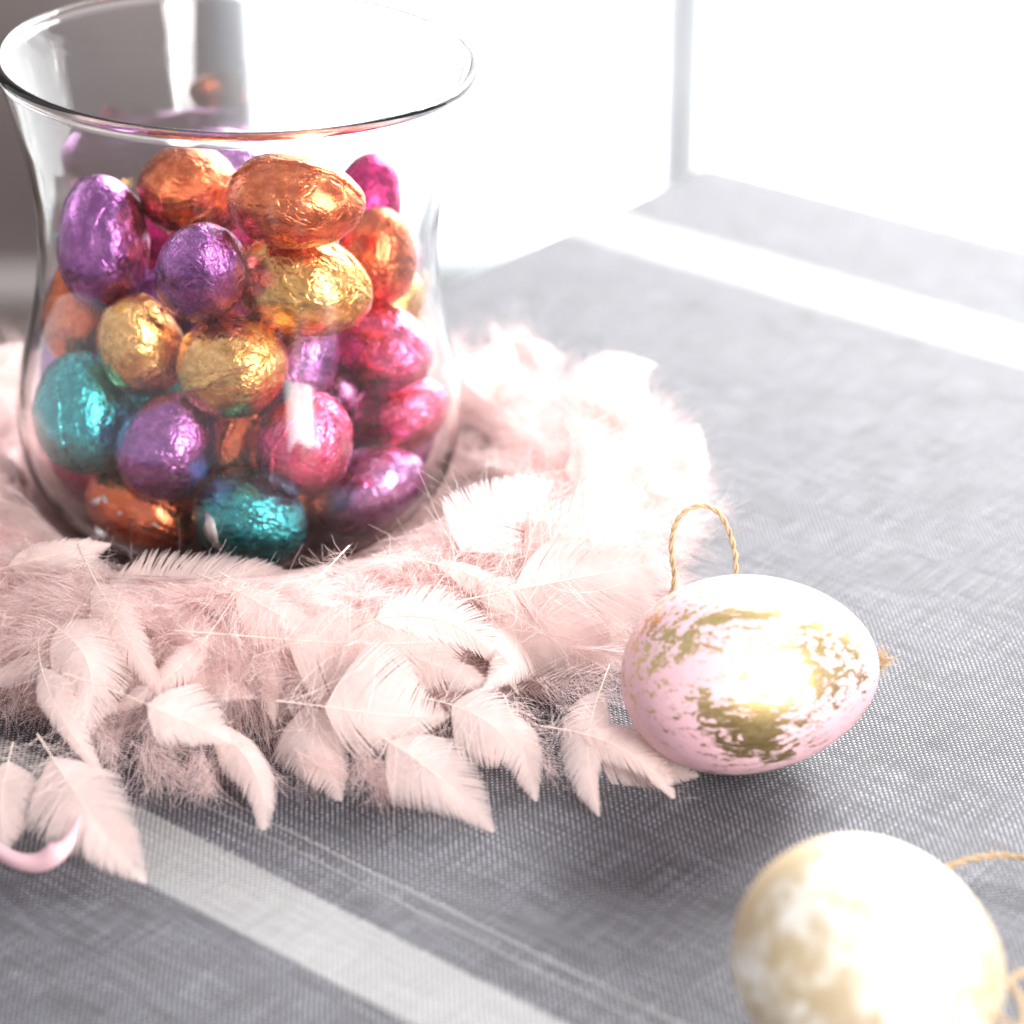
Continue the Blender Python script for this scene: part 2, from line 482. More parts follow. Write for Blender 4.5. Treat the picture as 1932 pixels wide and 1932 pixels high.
door = tag(empty("glazed_door"), "pale white framed glazed door full of daylight behind the table", "door")
for nm, lo, hi in (("jamb", (WALL_X + .3, WALL_Y + 1, FLOOR_Z), (WALL_X + 5, WALL_Y + 7, 190)),
                   ("mullion", (14.4, WALL_Y + 1, FLOOR_Z + 6), (19.3, WALL_Y + 7, 190)),
                   ("bottom_rail", (WALL_X + 5.1, WALL_Y + 1.4, FLOOR_Z + .2), (260, WALL_Y + 6.6, FLOOR_Z + 5.9))):
    s = Soup()
    if nm == "mullion":
        (x0, y0, z0), (x1, y1, z1) = lo, hi; xm, h = (x0 + x1) / 2, (x1 - x0) / 2
        ring = [(x0, y1), (x0, y0), (xm - .35, y0 - h * 1.15), (xm + .35, y0 - h * 1.15), (x1, y0), (x1, y1)]
        s.add([(x, y, z0) for x, y in ring] + [(x, y, z1) for x, y in ring], [(k, (k + 1) % 6, 6 + (k + 1) % 6, 6 + k) for k in range(6)] + [(0, 5, 2, 1), (2, 5, 4, 3), (6, 7, 8, 11), (8, 9, 10, 11)])
    else:
        box(s, lo, hi)
    s.build(nm, M['frame'], door, smooth=False)

# ------------------------------------------------------------------ glass vase
AX = np.array([-6.9, 64.5]); VZ = .05          # the vase stands on a pressed layer of down
TILT, LIFT, PIVOT_Z = math.radians(2.3), .10, 12.8           # and leans a little on it
AXF = AX - np.array([PIVOT_Z * math.sin(TILT), 0])           # where its foot is
def build_vase():
    root = tag(empty("glass_vase", (AX[0] * CM, AX[1] * CM, VZ * CM)), "clear waisted glass vase filled with foil wrapped eggs", "vase")
    prof = np.array([(0, .02), (1.6, .02), (3.0, .02), (3.7, .12), (4.3, .36), (5.25, 1.1), (5.77, 2.1), (5.95, 3.2), (5.87, 4.3), (5.55, 5.6),
                     (5.28, 6.8), (5.16, 7.9), (5.20, 9.1), (5.40, 10.5), (5.70, 11.8), (6.03, 12.86)])
    # resample smoothly
    d = np.concatenate([[0], np.cumsum(np.linalg.norm(np.diff(prof, axis=0), axis=1))])
    tt = np.linspace(0, d[-1], 90)
    o = np.stack([np.interp(tt, d, prof[:, 0]), np.interp(tt, d, prof[:, 1])], 1)
    for _ in range(6):
        o[1:-1] = (o[:-2] + 2 * o[1:-1] + o[2:]) / 4
    tn = unit(np.gradient(o, axis=0)); nr = np.stack([-tn[:, 1], tn[:, 0]], 1)
    thick = np.interp(np.linspace(0, 1, 90), [0, .25, .45, .9, 1], [.26, .24, .19, .19, .24])
    inn = o + nr * thick[:, None]
    inn[:, 0] = np.maximum(inn[:, 0], 0); inn[0, 0] = 0; o[0, 0] = 0
    # fire polished rim bead
    c = (o[-1] + inn[-1]) / 2 + tn[-1] * .05
    a0 = math.atan2(*(o[-1] - c)[::-1]); bead = []
    for k in range(1, 14):
        a = a0 + (math.pi * 1.06) * k / 14
        bead.append(c + .155 * np.array([math.cos(a), math.sin(a)]))
    P = np.concatenate([o, bead, inn[::-1]])
    n = 128
    th = np.arange(n) / n * 2 * math.pi
    V = np.stack([P[None, :, 0] * np.cos(th)[:, None], P[None, :, 0] * np.sin(th)[:, None], np.broadcast_to(P[None, :, 1], (n, len(P)))], -1)
    me = mesh_np("vase_wall", V.reshape(-1, 3), grid_quads(n, len(P), wrap_u=True))
    import bmesh
    bm = bmesh.new(); bm.from_mesh(me); bmesh.ops.remove_doubles(bm, verts=bm.verts, dist=1e-6)
    bmesh.ops.recalc_face_normals(bm, faces=bm.faces); bm.to_mesh(me); bm.free()
    me.polygons.foreach_set("use_smooth", np.ones(len(me.polygons), bool))
    link("vase_wall", me, M['glass'], root)
    pv = Matrix.Translation(Vector((AX[0], AX[1], PIVOT_Z + LIFT)) * CM)
    root.matrix_world = pv @ Matrix.Rotation(TILT, 4, 'Y') @ Matrix.Translation(Vector((0, 0, -PIVOT_Z)) * CM)
build_vase()

# ------------------------------------------------------------------ foil eggs
def egg_shape(n=56, m=34, seed=0, amp=.03):
    """unit egg: radius 1 across, half length 1 along z, crumpled a little"""
    th = np.arange(n) / n * 2 * math.pi
    ph = np.linspace(0, math.pi, m)
    V = np.zeros((m, n, 3))
    for i, p in enumerate(ph):
        z = math.cos(p); r = math.sin(p) * (1 - .10 * z)
        V[i, :, 0], V[i, :, 1], V[i, :, 2] = r * np.cos(th), r * np.sin(th), z
    flat = V.reshape(-1, 3)
    if amp:
        o = Vector((seed * 3.7, seed * 1.9, 0))
        for k in range(len(flat)):
            q = Vector(flat[k])
            a = noise.noise(q * 1.6 + o) * .8 + (abs(noise.noise(q * 3.4 + o)) - .25) * .7 + noise.noise(q * 8 + o) * .18
            pole = max(0, abs(q.z) - .8) / .2
            a += pole * .8 * math.sin(9 * math.atan2(q.y, q.x) + seed) * .35 * (1 - pole)
            flat[k] *= 1 + amp * a - amp * .4
    q = grid_quads(m, n, wrap_v=True)
    return flat, q
FOIL_MESHES = []
for k in range(7):
    v, q = egg_shape(seed=k + 1, amp=.034)
    me = mesh_np("foil_wrapper", v * 100, q[:, ::-1])
    me.materials.append(FOIL['gold'])
    FOIL_MESHES.append(me)
def fold_mesh(seed):
    """a lapped fold of foil running from end to end"""
    r = np.random.default_rng(seed); k = 34
    p = np.linspace(.35, math.pi - .45, k); wob = np.cumsum(r.normal(0, .02, k)); wob -= wob.mean()
    rows = []
    for off, hgt in ((-.09, .975), (-.03, 1.022), (.035, 1.026), (.05, .972)):
        a = wob * 1.5 + off * (1 + .5 * np.sin(p * 3 + seed)); z = np.cos(p); rr = np.sin(p) * (1 - .10 * z)
        h = hgt + r.normal(0, .004, k)
        rows.append(np.stack([rr * np.cos(a) * h, rr * np.sin(a) * h, z * h], 1))
    V = np.stack(rows, 1)
    return mesh_np("fold", V.reshape(-1, 3) * 100, grid_quads(k, 4)[:, ::-1])
FOLDS = []
for k in range(4):
    me = fold_mesh(40 + k); me.materials.append(FOIL['gold']); FOLDS.append(me)

EGGS = [
('purple',(-3.52,-1.00,8.64),(-0.05,0.38,0.92),1.73,1.13, 'tall purple foil egg standing on end against the glass waist'),
('orange',(-1.31,-0.44,9.86),(0.64,-0.68,0.35),1.45,1.20, 'orange foil egg at the top of the pile beside the purple upright one'),
('orange',(1.59,-3.33,10.59),(0.99,-0.14,-0.08),1.65,1.20, 'large orange foil egg lying sideways just under the vase rim'),
('magenta',(3.03,2.22,8.56),(0.17,0.45,0.88),1.40,0.97, 'magenta foil egg tucked behind the large sideways orange egg'),
('orange',(3.35,0.12,7.72),(0.15,-0.05,0.99),1.35,1.05, 'small orange foil egg between the big orange and the bright pink eggs'),
('gold',(1.71,-2.82,8.10),(0.96,-0.20,-0.19),1.65,1.32, 'large gold foil egg lying sideways below the sideways orange egg'),
('purple',(-0.73,-3.67,8.86),(0.25,-0.57,0.78),1.50,1.10, 'dark purple foil egg seen end on beside the large gold egg'),
('magenta',(-2.41,1.96,7.55),(0.32,0.10,0.94),1.35,1.00, 'deep magenta foil egg in the gap behind the two purple eggs'),
('gold',(-2.55,-2.49,6.35),(-0.13,-0.23,0.96),1.40,1.07, 'brownish gold foil egg with a long crease below the tall purple egg'),
('orange',(-4.44,-0.12,6.25),(0.00,0.30,0.96),1.50,1.00, 'copper orange foil egg pressed on the glass under the tall purple egg'),
('gold',(-0.07,-3.72,6.31),(0.63,-0.63,0.45),1.50,1.30, 'round gold foil egg in the middle of the pile'),
('gold',(3.31,1.42,5.68),(0.75,0.13,0.64),1.45,1.10, 'gold foil egg half hidden at the back behind the pink egg'),
('pink',(3.47,-1.01,5.53),(0.66,-0.74,0.11),1.45,1.18, 'bright pink foil egg with pointed tip beside the large gold egg'),
('pink',(3.93,-0.48,3.47),(0.88,-0.16,0.44),1.32,1.00, 'small pink foil egg with crinkled shine under the pointed pink egg'),
('teal',(-4.14,-2.23,4.30),(-0.12,0.29,0.95),1.60,1.25, 'big teal foil egg standing against the glass bulge'),
('purple',(-1.83,-3.59,4.03),(0.47,0.07,0.88),1.45,1.23, 'bright purple foil egg with crinkled shine beside the standing teal egg'),
('pink',(1.65,-3.92,4.32),(0.30,-0.07,0.95),1.38,1.20, 'rosy pink foil egg standing below the round gold egg'),
('purple',(1.37,-1.93,5.58),(0.47,0.07,0.88),1.45,1.10, 'dark purple foil egg deep in the gap behind the round gold egg'),
('orange',(-2.77,-2.83,1.75),(0.89,-0.34,-0.29),1.55,1.07, 'orange foil egg with torn silver nicks lying on the vase bottom'),
('teal',(0.18,-4.04,2.16),(0.93,-0.34,-0.10),1.48,1.23, 'teal foil egg with a torn silver patch at the bottom of the vase'),
('lilac',(3.13,-2.04,1.93),(0.84,-0.01,0.55),1.55,1.12, 'pale lilac foil egg leaning on the glass at the vase bottom'),
('magenta',(-4.28,-0.46,1.81),(0.85,-0.38,-0.36),1.45,1.05, 'magenta foil egg low in the vase under the standing teal egg'),
('orange',(-0.34,-2.00,3.44),(0.34,0.27,0.90),1.35,1.00, 'copper orange foil egg in the dark gap above the torn teal egg'),
('gold',(0.18,-2.02,1.31),(1.00,0.00,0.00),1.50,0.95, 'gold foil egg on the vase bottom behind the torn teal egg'),
('lilac',(-0.66,3.38,8.94),(0.98,-0.08,-0.15),1.45,1.00, 'lilac foil egg at the top of the pile behind the orange ones'),
('lilac',(3.72,0.90,1.86),(0.50,0.40,0.77),1.45,1.05, 'lilac foil egg at the back below the small pink egg'),
('lilac',(-4.80,1.13,4.40),(0.17,0.45,0.88),1.45,1.05, 'lilac foil egg at the back behind the copper and teal eggs'),
('magenta',(0.00,0.50,8.32),(0.72,-0.03,0.69),1.30,0.95, 'dark magenta foil egg deep between the sideways orange and end on purple eggs'),
('purple',(-2.24,-0.48,6.63),(0.97,-0.08,0.23),1.25,0.95, 'dark purple foil egg deep behind the brownish gold egg'),
('teal',(-2.25,3.04,1.79),(0.63,0.13,0.76),1.42,1.10, 'teal foil egg buried in the back half of the pile'),
('orange',(1.12,3.59,3.64),(0.45,0.79,0.41),1.42,1.10, 'orange foil egg buried in the back half of the pile'),
('pink',(-0.57,1.44,1.84),(0.47,-0.22,0.86),1.42,1.10, 'pink foil egg buried in the back half of the pile'),
('gold',(-0.89,1.57,4.25),(0.99,-0.14,-0.07),1.42,1.10, 'gold foil egg buried in the back half of the pile'),
('purple',(-4.19,2.01,2.34),(0.08,0.99,0.14),1.42,1.10, 'purple foil egg buried in the back half of the pile'),
('magenta',(2.08,2.54,1.47),(-0.63,0.58,0.51),1.42,1.10, 'magenta foil egg buried in the back half of the pile'),
('lilac',(1.63,0.66,3.49),(0.22,-0.97,-0.04),1.42,1.10, 'lilac foil egg buried in the back half of the pile'),
('teal',(-2.71,0.20,3.61),(-0.84,0.52,-0.15),1.42,1.10, 'teal foil egg buried in the back half of the pile'),
('orange',(-0.99,3.23,5.87),(0.78,0.32,0.54),1.42,1.10, 'orange foil egg buried in the back half of the pile'),
('pink',(0.79,0.77,5.74),(0.53,0.67,-0.53),1.42,1.10, 'pink foil egg buried in the back half of the pile'),
('gold',(-1.80,-0.62,1.69),(-0.32,-0.71,0.63),1.42,1.10, 'gold foil egg buried in the back half of the pile'),
('purple',(1.33,-0.11,1.42),(0.91,-0.37,0.20),1.42,1.10, 'purple foil egg buried in the back half of the pile'),
('magenta',(-0.05,3.77,1.63),(0.17,0.76,0.63),1.42,1.10, 'magenta foil egg buried in the back half of the pile'),
('lilac',(-3.29,3.05,4.23),(0.78,-0.61,-0.12),1.42,1.10, 'lilac foil egg buried in the back half of the pile'),
('teal',(-1.31,4.45,3.89),(-0.41,0.17,0.90),1.42,1.10, 'teal foil egg buried in the back half of the pile'),
('orange',(3.15,2.67,3.56),(-0.02,-1.00,0.05),1.42,1.10, 'orange foil egg buried in the back half of the pile'),
('pink',(1.77,3.11,5.74),(-0.81,-0.14,0.57),1.42,1.10, 'pink foil egg buried in the back half of the pile'),
]
EGG_OBJS = []
def place_egg(i, col, pos, ax, a, b, label, buried):
    o = bpy.data.objects.new("foil_egg", FOIL_MESHES[i % 7]); COL.objects.link(o)
    o.material_slots[0].link = 'OBJECT'; o.material_slots[0].material = FOIL[col]
    z = Vector(ax).normalized()
    spin = Matrix.Rotation(i * 2.399, 4, 'Z')
    Rm = z.to_track_quat('Z', 'Y').to_matrix().to_4x4() @ spin
    loc = Vector((pos[0] + AX[0], pos[1] + AX[1], pos[2])) * CM
    o.matrix_world = Matrix.Translation(loc) @ Rm @ Matrix.Diagonal((b * CM * 1.04, b * CM * 1.04, a * CM * 1.04, 1))
    tag(o, label, "foil egg", "foil wrapped eggs in the vase")
    f = bpy.data.objects.new("fold", FOLDS[i % 4]); COL.objects.link(f)
    f.material_slots[0].link = 'OBJECT'; f.material_slots[0].material = FOIL[col]
    f.parent = o
    # turn the fold towards the viewer's side or away, egg by egg
    f.rotation_euler = (0, 0, (i * 1.7) % 6.28)
    EGG_OBJS.append(o)
    return o
for i, (col, pos, ax, a, b, label) in enumerate(EGGS):
    place_egg(i, col, pos, ax, a, b, label, False)
bpy.context.view_layer.update()

def torn_patch(egg, outline, seen, name="torn_patch"):
    """bare foil lying on the wrapper: outline given where the photograph shows it, laid on the egg's own surface"""
    inv = egg.matrix_world.inverted(); pts = []
    c0 = np.array(egg.matrix_world.translation) / CM - CP
    sx, sy = 966 + 5000 * (c0 @ RT) / (c0 @ FW) - seen[0], 966 - 5000 * (c0 @ UP) / (c0 @ FW) - seen[1]
    o = inv @ Vector(CP * CM)
    for px, py in outline:
        d = (inv.to_3x3() @ Vector(ray(px + sx, py + sy)))
        a_, b_, c_ = d.dot(d), 2 * o.dot(d), o.dot(o) - 1.03 ** 2
        disc = b_ * b_ - 4 * a_ * c_
        t = (-b_ - math.sqrt(max(disc, 0))) / (2 * a_)
        pts.append(np.array(o + d * t))
    c = unit(np.mean(pts, 0)) * 1.045
    P = [c] + pts + [p * .96 for p in pts]; n = len(pts)
    tr = [(0, 1 + k, 1 + (k + 1) % n) for k in range(n)]
    q = [(1 + k, 1 + n + k, 1 + n + (k + 1) % n, 1 + (k + 1) % n) for k in range(n)]
    me = mesh_np(name, np.array(P) * 100, q, tr, smooth=False)
    ob = link(name, me, M['silver'], egg)
    return ob
ORANGE_LOW, TEAL_LOW, MAGENTA_TOP = EGG_OBJS[18], EGG_OBJS[19], EGG_OBJS[3]
torn_patch(TEAL_LOW, [(382, 965), (394, 958), (406, 970), (413, 998), (422, 1030), (406, 1020), (393, 1003), (384, 985)], (476, 970))
torn_patch(ORANGE_LOW, [(168, 945), (180, 938), (190, 934), (186, 948), (174, 952)], (268, 960))
torn_patch(ORANGE_LOW, [(190, 934), (199, 930), (203, 948), (196, 944)], (268, 960))
torn_patch(ORANGE_LOW, [(222, 962), (232, 961), (227, 970)], (268, 960))
torn_patch(ORANGE_LOW, [(285, 985), (294, 983), (302, 992), (291, 989)], (268, 960))

# ------------------------------------------------------------------ feathers
def feather(soup_v, soup_q, base, tip, width, arch=.12, sweep=0.0, normal=(0, -.45, .9), twist=(0, 0), s0=.16, pts=5,
            cup=.25, spacing=.027, point=.75, split=2, fray=.04, seed=0, down=1.0, roll=0.0):
    r = np.random.default_rng(seed)
    base, tip = np.asarray(base, float), np.asarray(tip, float)
    L = np.linalg.norm(tip - base); T0 = (tip - base) / L
    n0 = np.asarray(normal, float); N0 = unit(n0 - T0 * np.dot(n0, T0)); S0 = np.cross(T0, N0)
    droop = r.uniform(-.02, .12)
    def curve(s):
        b = 4 * s * (1 - s)
        return base + np.outer(s, tip - base) + np.outer(b, N0) * arch * L + np.outer(b * (.6 + .8 * s), S0) * sweep * L - np.outer(np.clip(s, 0, 1.2) ** 4 * (1 - .5 * s), N0) * droop * L
    ss = np.linspace(0, 1, 40); C = curve(ss)
    soup_q.tube(C, np.interp(ss, [0, .15, 1], [.028, .021, .005]) * (L / 6) ** .5, 5)
    def frame(s):
        e = 1e-3
        T = unit(curve(np.clip(s + e, 0, 1.01)) - curve(s - e))
        N = unit(N0 - T * (T @ N0)[:, None]); S = np.cross(T, N)
        tw = np.interp(s, [0, 1], twist); c, sn = np.cos(tw)[:, None], np.sin(tw)[:, None]
        return T, N * c + S * sn, S * c - N * sn
    nb = max(12, int(L * (1 - s0) / spacing))
    asym = r.uniform(-.32, .32)
    ripple = (r.uniform(.3, 1.0), r.uniform(4, 9), r.uniform(0, 6))
    for side in (-1, 1):
        s = np.sort(s0 + (1 - s0) * (np.arange(nb) + r.uniform(-.15, .15, nb)) / nb)
        s = np.clip(s, s0, .998)
        x = (s - s0) / (1 - s0)
        Le = L * (1 - s0)
        xe = x + np.minimum(.48 * (1 - x), width * 1.15 / Le * (.45 + .55 * x))
        prof = np.minimum(1, xe / .30) ** .7 * np.clip(1 - xe ** 2.1, 0, 1) ** (point * 1.2)
        w = width * (1 + side * asym) * prof + .015
        w *= 1 + r.normal(0, 1, nb) * (fray + .12 * x ** 3) + .05 * np.sin(np.cumsum(r.normal(0, .16, nb)))
        th = np.interp(x, [0, .5, 1], [1.05, .72, .30])
        # parted barbs
        jump = np.zeros(nb)
        for _ in range(split):
            k = r.integers(int(nb * .1), nb - 3); ln = r.integers(3, max(5, nb // 5)); m = np.arange(nb) - k
            jump += np.where((m >= 0) & (m < ln), (1 - m / ln), 0) * r.uniform(-.2, .2)
        th = th + jump
        T, N, S = frame(s); P0 = curve(s)
        q = np.linspace(0, 1, pts)
        ln = w / np.maximum(np.sin(np.clip(th, .3, 1.4)), .3)
        ang = th[:, None] * (1 - .42 * q[None] ** 1.3)
        dl = ln[:, None] / (pts - 1)
        along = np.concatenate([np.zeros((nb, 1)), np.cumsum(np.cos(ang[:, :-1]) * dl, 1)], 1)
        lat = np.concatenate([np.zeros((nb, 1)), np.cumsum(np.sin(ang[:, :-1]) * dl, 1)], 1)
        g = np.clip(w / np.maximum(lat[:, -1], .02), .6, 1.7)[:, None]
        lat, along = lat * g, along * np.minimum(g, 1.25)
        reach = (xe - x) * Le * (1 + r.normal(0, fray * .18, nb)) * (1 + jump * .6)
        along = along * (reach / np.maximum(along[:, -1], 1e-3))[:, None]
        drop = -cup * lat ** 2 / max(width, .2) + roll * side * lat * .5
        drop = drop + (r.normal(0, .012, nb) * 1.0)[:, None] * q[None] * .8 + np.abs(jump)[:, None] * q[None] * .25
        drop = drop + ripple[0] * np.sin((x[:, None] * ripple[1] + lat / width * 1.2 + ripple[2])) * lat * .28
        Pq = P0[:, None] + T[:, None] * along[..., None] + side * S[:, None] * lat[..., None] + N[:, None] * drop[..., None]
        D = unit(np.gradient(Pq, axis=1)); W = unit(np.cross(np.broadcast_to(N[:, None], D.shape), D))
        # each barb leans a little so that its neighbour's edge shows
        W = unit(W + N[:, None] * .10)
        sp = L * (1 - s0) / nb
        hw = sp * 1.0 * np.sin(np.clip(th, .35, 1.5))[:, None] * (1 - .15 * q[None] ** 2) + .004
        hw = hw * np.where(q[None] > .97, .45, 1)
        soup_v.ribbons(Pq, W, hw, np.clip(q[None] ** 2.2 * (1 - .25 * x[:, None]) + .45 * np.exp(-x[:, None] * 9), 0, 1))
        # after-feather: loose downy barbs near the quill
        nd = int(26 * down * L / 6)
        if nd:
            s = r.uniform(.02, s0 + .26, nd); T, N, S = frame(s); P0 = curve(s); kp = 7; q = np.linspace(0, 1, kp)
            ln = width * r.uniform(.5, 1.5, nd)
            d = unit(side * S * r.uniform(.5, 1, nd)[:, None] + T * r.uniform(-.1, .8, nd)[:, None] + N * r.normal(0, .45, nd)[:, None])
            b = r.normal(0, .55, (nd, 3))
            Pq = P0[:, None] + d[:, None] * (ln[:, None] * q[None])[..., None] + b[:, None] * (ln[:, None] * q[None] ** 2 * .45)[..., None]
            Pq += r.normal(0, .018, (nd, kp, 3)) * q[None, :, None]
            D = unit(np.gradient(Pq, axis=1)); W = unit(np.cross(D, r.normal(0, 1, (nd, 1, 3))))
            soup_v.ribbons(Pq, W, np.broadcast_to(.0065 * (1 - .6 * q)[None], (nd, kp)).copy())

wreath = tag(empty("feather_wreath", (0, 0, 0)), "blush pink feather wreath lying around the foot of the vase", "wreath")
FSEED = [100]
def add_feather(base, tip, width, **kw):
    sv, sq = Soup(), Soup(); FSEED[0] += 1
    feather(sv, sq, base, tip, width, seed=FSEED[0], **kw)
    v = sv.build("feather", M['feather'], wreath)
    sq.build("quill", M['quill'], v)
    return v
def F(bx, by, bz, tx, ty, tz, width, **kw):
    b, t = on_plane(bx, by, bz), on_plane(tx, ty, tz)
    return add_feather(b, t + (t - b) * .04, width * 1.15, **{**kw, 's0': kw.get('s0', .16) + .08, 'down': 2.6})

# feathers one can tell apart in the photograph
F(75, 1165, 2.7, 128, 1400, 1.2, .95, arch=.16, sweep=-.22, cup=.5, twist=(.2, -.3), s0=.1, split=1)
F(70, 1385, 1.6, 268, 1655, .2, 1.1, arch=.05, sweep=.03, split=4, fray=.04, cup=.15, s0=.1)
F(25, 1400, 1.3, 15, 1600, .2, .75, arch=.05, sweep=.05, split=3, fray=.04, s0=.12)
F(350, 1330, 1.6, 488, 1560, .12, .42, arch=.03, sweep=-.14, cup=.5, s0=.14, split=1, point=.5)
F(330, 1190, 2.6, 872, 1195, 2.4, 1.35, arch=.05, sweep=.05, cup=.12, s0=.3, split=2, normal=(0, -.65, .75))
F(520, 1322, 2.0, 838, 1345, 1.5, 1.35, arch=.10, sweep=.05, cup=.38, s0=.2, split=1, normal=(0, -.7, .7))
F(670, 1362, 1.5, 926, 1562, .1, 1.0, arch=.07, sweep=-.02, cup=.22, s0=.16, split=1, point=.9)
F(790, 1315, 1.7, 985, 1450, .5, .95, arch=.12, sweep=-.10, cup=.4, s0=.18, split=1, point=.7)
F(840, 1140, 2.6, 1255, 1050, 2.7, 1.55, arch=.05, sweep=.03, cup=.12, s0=.2, split=2, normal=(0, -.6, .8))
F(800, 1140, 2.5, 1035, 905, 3.4, 1.2, arch=.06, sweep=-.05, cup=.2, s0=.22, split=2, normal=(0, -.75, .65))
F(900, 1110, 2.4, 1200, 965, 3.0, 1.2, arch=.05, sweep=.04, cup=.2, s0=.2, split=2, normal=(.1, -.5, .8))
F(1150, 1255, 1.5, 1132, 1530, .1, .55, arch=.06, sweep=.08, cup=.4, s0=.14, split=1, fray=.05)
F(1075, 1385, .6, 1310, 1462, .12, .9, arch=.03, sweep=.04, cup=.1, s0=.15, split=1)
F(1020, 1370, 1.0, 1265, 1500, .1, .55, arch=.1, sweep=-.08, cup=.3, s0=.2, split=3, fray=.07)
F(60, 1150, 2.3, 548, 1082, 1.9, .85, arch=-.03, sweep=-.04, cup=.15, s0=.2, split=6, fray=.12, normal=(0, -.7, .7))
F(-40, 1085, 2.6, 200, 1028, 2.7, .55, arch=.05, cup=.2, s0=.15, split=1, normal=(0, -.7, .7))
F(120, 1270, 2.6, 420, 1390, 2.0, .8, arch=.05, cup=.3, s0=.45, split=2, normal=(0, -.6, .75))
F(560, 1290, 1.5, 640, 1500, .15, .8, arch=.08, cup=.3, split=3, fray=.05)
F(950, 1310, 1.3, 1010, 1500, .15, .5, arch=.08, cup=.3, split=3, fray=.07)
F(930, 790, 1.5, 955, 640, 4.2, 1.0, arch=.12, cup=.3, split=1, normal=(0, -.9, .4))
F(1160, 900, 1.2, 1190, 690, 4.4, 1.1, arch=.10, cup=.3, split=1, normal=(0, -.9, .4))
F(1270, 930, .8, 1315, 810, 3.0, .8, arch=.10, cup=.3, split=1, normal=(0, -.9, .4))
F(1000, 930, 2.0, 1270, 870, 2.6, 1.1, arch=.08, cup=.3, split=1, normal=(0, -.6, .8))
F(1020, 1000, 2.0, 1300, 960, 1.6, 1.2, arch=.10, cup=.3, split=1, normal=(0, -.5, .8))
F(1000, 1180, 1.8, 1180, 1240, 1.0, 1.0, arch=.12, cup=.3, split=4, fray=.05)
F(-60, 760, 2.0, 40, 650, 4.0, 1.0, arch=.1, cup=.3, split=1, normal=(0, -.9, .4))

# the rest of the ring
WC = np.array([AX[0] + .1, AX[1] - .1])
RING, TUBE, WIDE = 8.5, 1.1, 1.75
rr = np.random.default_rng(77)
for k in range(74):
    th = k / 74 * 2 * math.pi + rr.uniform(-.06, .06)
    er = np.array([math.cos(th), math.sin(th), 0]); et = np.array([-math.sin(th), math.cos(th), 0])
    if 3.5 < th % 6.283 < 5.75 and (rr.random() < .7 or 4.2 < th % 6.283 < 5.1): continue
    rear = .15 < th % 6.283 < 3.0
    if rear and rr.random() < .3: continue
    phi = rr.uniform(-.3, .7 if rear else 1.6)                        # place on the tube: outside low ... top
    c = np.array([WC[0], WC[1], 1.3]) + er * RING
    out = er * math.cos(phi) + np.array([0, 0, 1]) * math.sin(phi)
    b = c + out * rr.uniform(.8, 1.4)
    L = rr.uniform(3.4, 5.6) * (.75 if rear else 1)
    side = 1 if rr.random() < .8 else -1
    d = unit(er * (rr.uniform(.25, 1.0)) + et * side * rr.uniform(.5, 1.2) + np.array([0, 0, rr.uniform(-.25, .3)]))
    t = b + d * L
    t[2] = min(max(t[2], .15), 1.6 if rear else 9)
    if rear: b[2] = min(b[2], 1.7)
    inner = np.hypot(t[0] - AX[0], t[1] - AX[1])
    if inner < 6.3: t[:2] = AX + (t[:2] - AX) / inner * 6.3
    if t[1] < 54 and abs(t[0] - 5) < 5.5 and t[1] < 62: t = b + unit(t - b) * L * .55
    if np.hypot(t[0] - AX[0], t[1] - AX[1]) > 11.3 and t[1] > 58: t = b + (t - b) * .6
    nrm = out + np.array([0, -.3, .5])
    add_feather(b, t, rr.uniform(.9, 1.35), down=2.0, arch=rr.uniform(.08, .28), sweep=rr.uniform(-.2, .2), normal=nrm, cup=rr.uniform(.15, .5),
                split=int(rr.integers(1, 4)), fray=rr.uniform(.012, .04), s0=rr.uniform(.15, .35))

# thinner curved plumes lying over the front of the ring, with fluffy bases
for k in range(26):
    th = 3.55 + 2.35 * (k + rr.uniform(0, 1)) / 26
    er = np.array([math.cos(th), math.sin(th), 0]); et = np.array([-math.sin(th), math.cos(th), 0])
    rad_ = rr.uniform(-.8, 2.4)
    b = np.array([WC[0], WC[1], 3.0 - .45 * max(rad_, 0) + rr.uniform(-.2, .3)]) + er * (RING + rad_)
    d = unit(er * rr.uniform(.15, 1.0) + et * rr.uniform(.3, 1.2) * (1 if rr.random() < .8 else -1))
    t = b + d * rr.uniform(3.6, 5.6); t[2] = max(.15, b[2] * rr.uniform(.25, .9) - .25)
    if t[0] > 1.2: t = b + (t - b) * .6
    add_feather(b, t, rr.uniform(.34, .75), arch=rr.uniform(.05, .2), sweep=rr.uniform(-.24, .24), normal=er * .5 + np.array([0, -.3, .8]), cup=rr.uniform(.2, .6),
                split=int(rr.integers(1, 5)), fray=rr.uniform(.03, .10), s0=rr.uniform(.3, .45), down=3.2, twist=(rr.uniform(-.4, .4), rr.uniform(-.6, .6)))

# wreath core and its down
s = Soup()
n1, n2 = 120, 20
a1 = np.arange(n1) / n1 * 2 * math.pi; a2 = np.arange(n2) / n2 * 2 * math.pi
rear_low = 1 - .42 * np.clip(np.sin(a1) * 1.6 + .1, 0, 1)[:, None]
rad = TUBE * rear_low * (1 + .12 * np.sin(a1 * 17)[:, None] + .08 * np.sin(a1 * 41 + 1)[:, None] * np.ones((1, n2)))
V = np.stack([WC[0] + (RING + WIDE * rad * np.cos(a2)[None]) * np.cos(a1)[:, None], WC[1] + (RING + WIDE * rad * np.cos(a2)[None]) * np.sin(a1)[:, None],
              1.15 * rear_low + rad * np.sin(a2)[None] * .95], -1)
s.add(V.reshape(-1, 3), grid_quads(n1, n2, True, True))
s.build("core", M['core'], wreath)

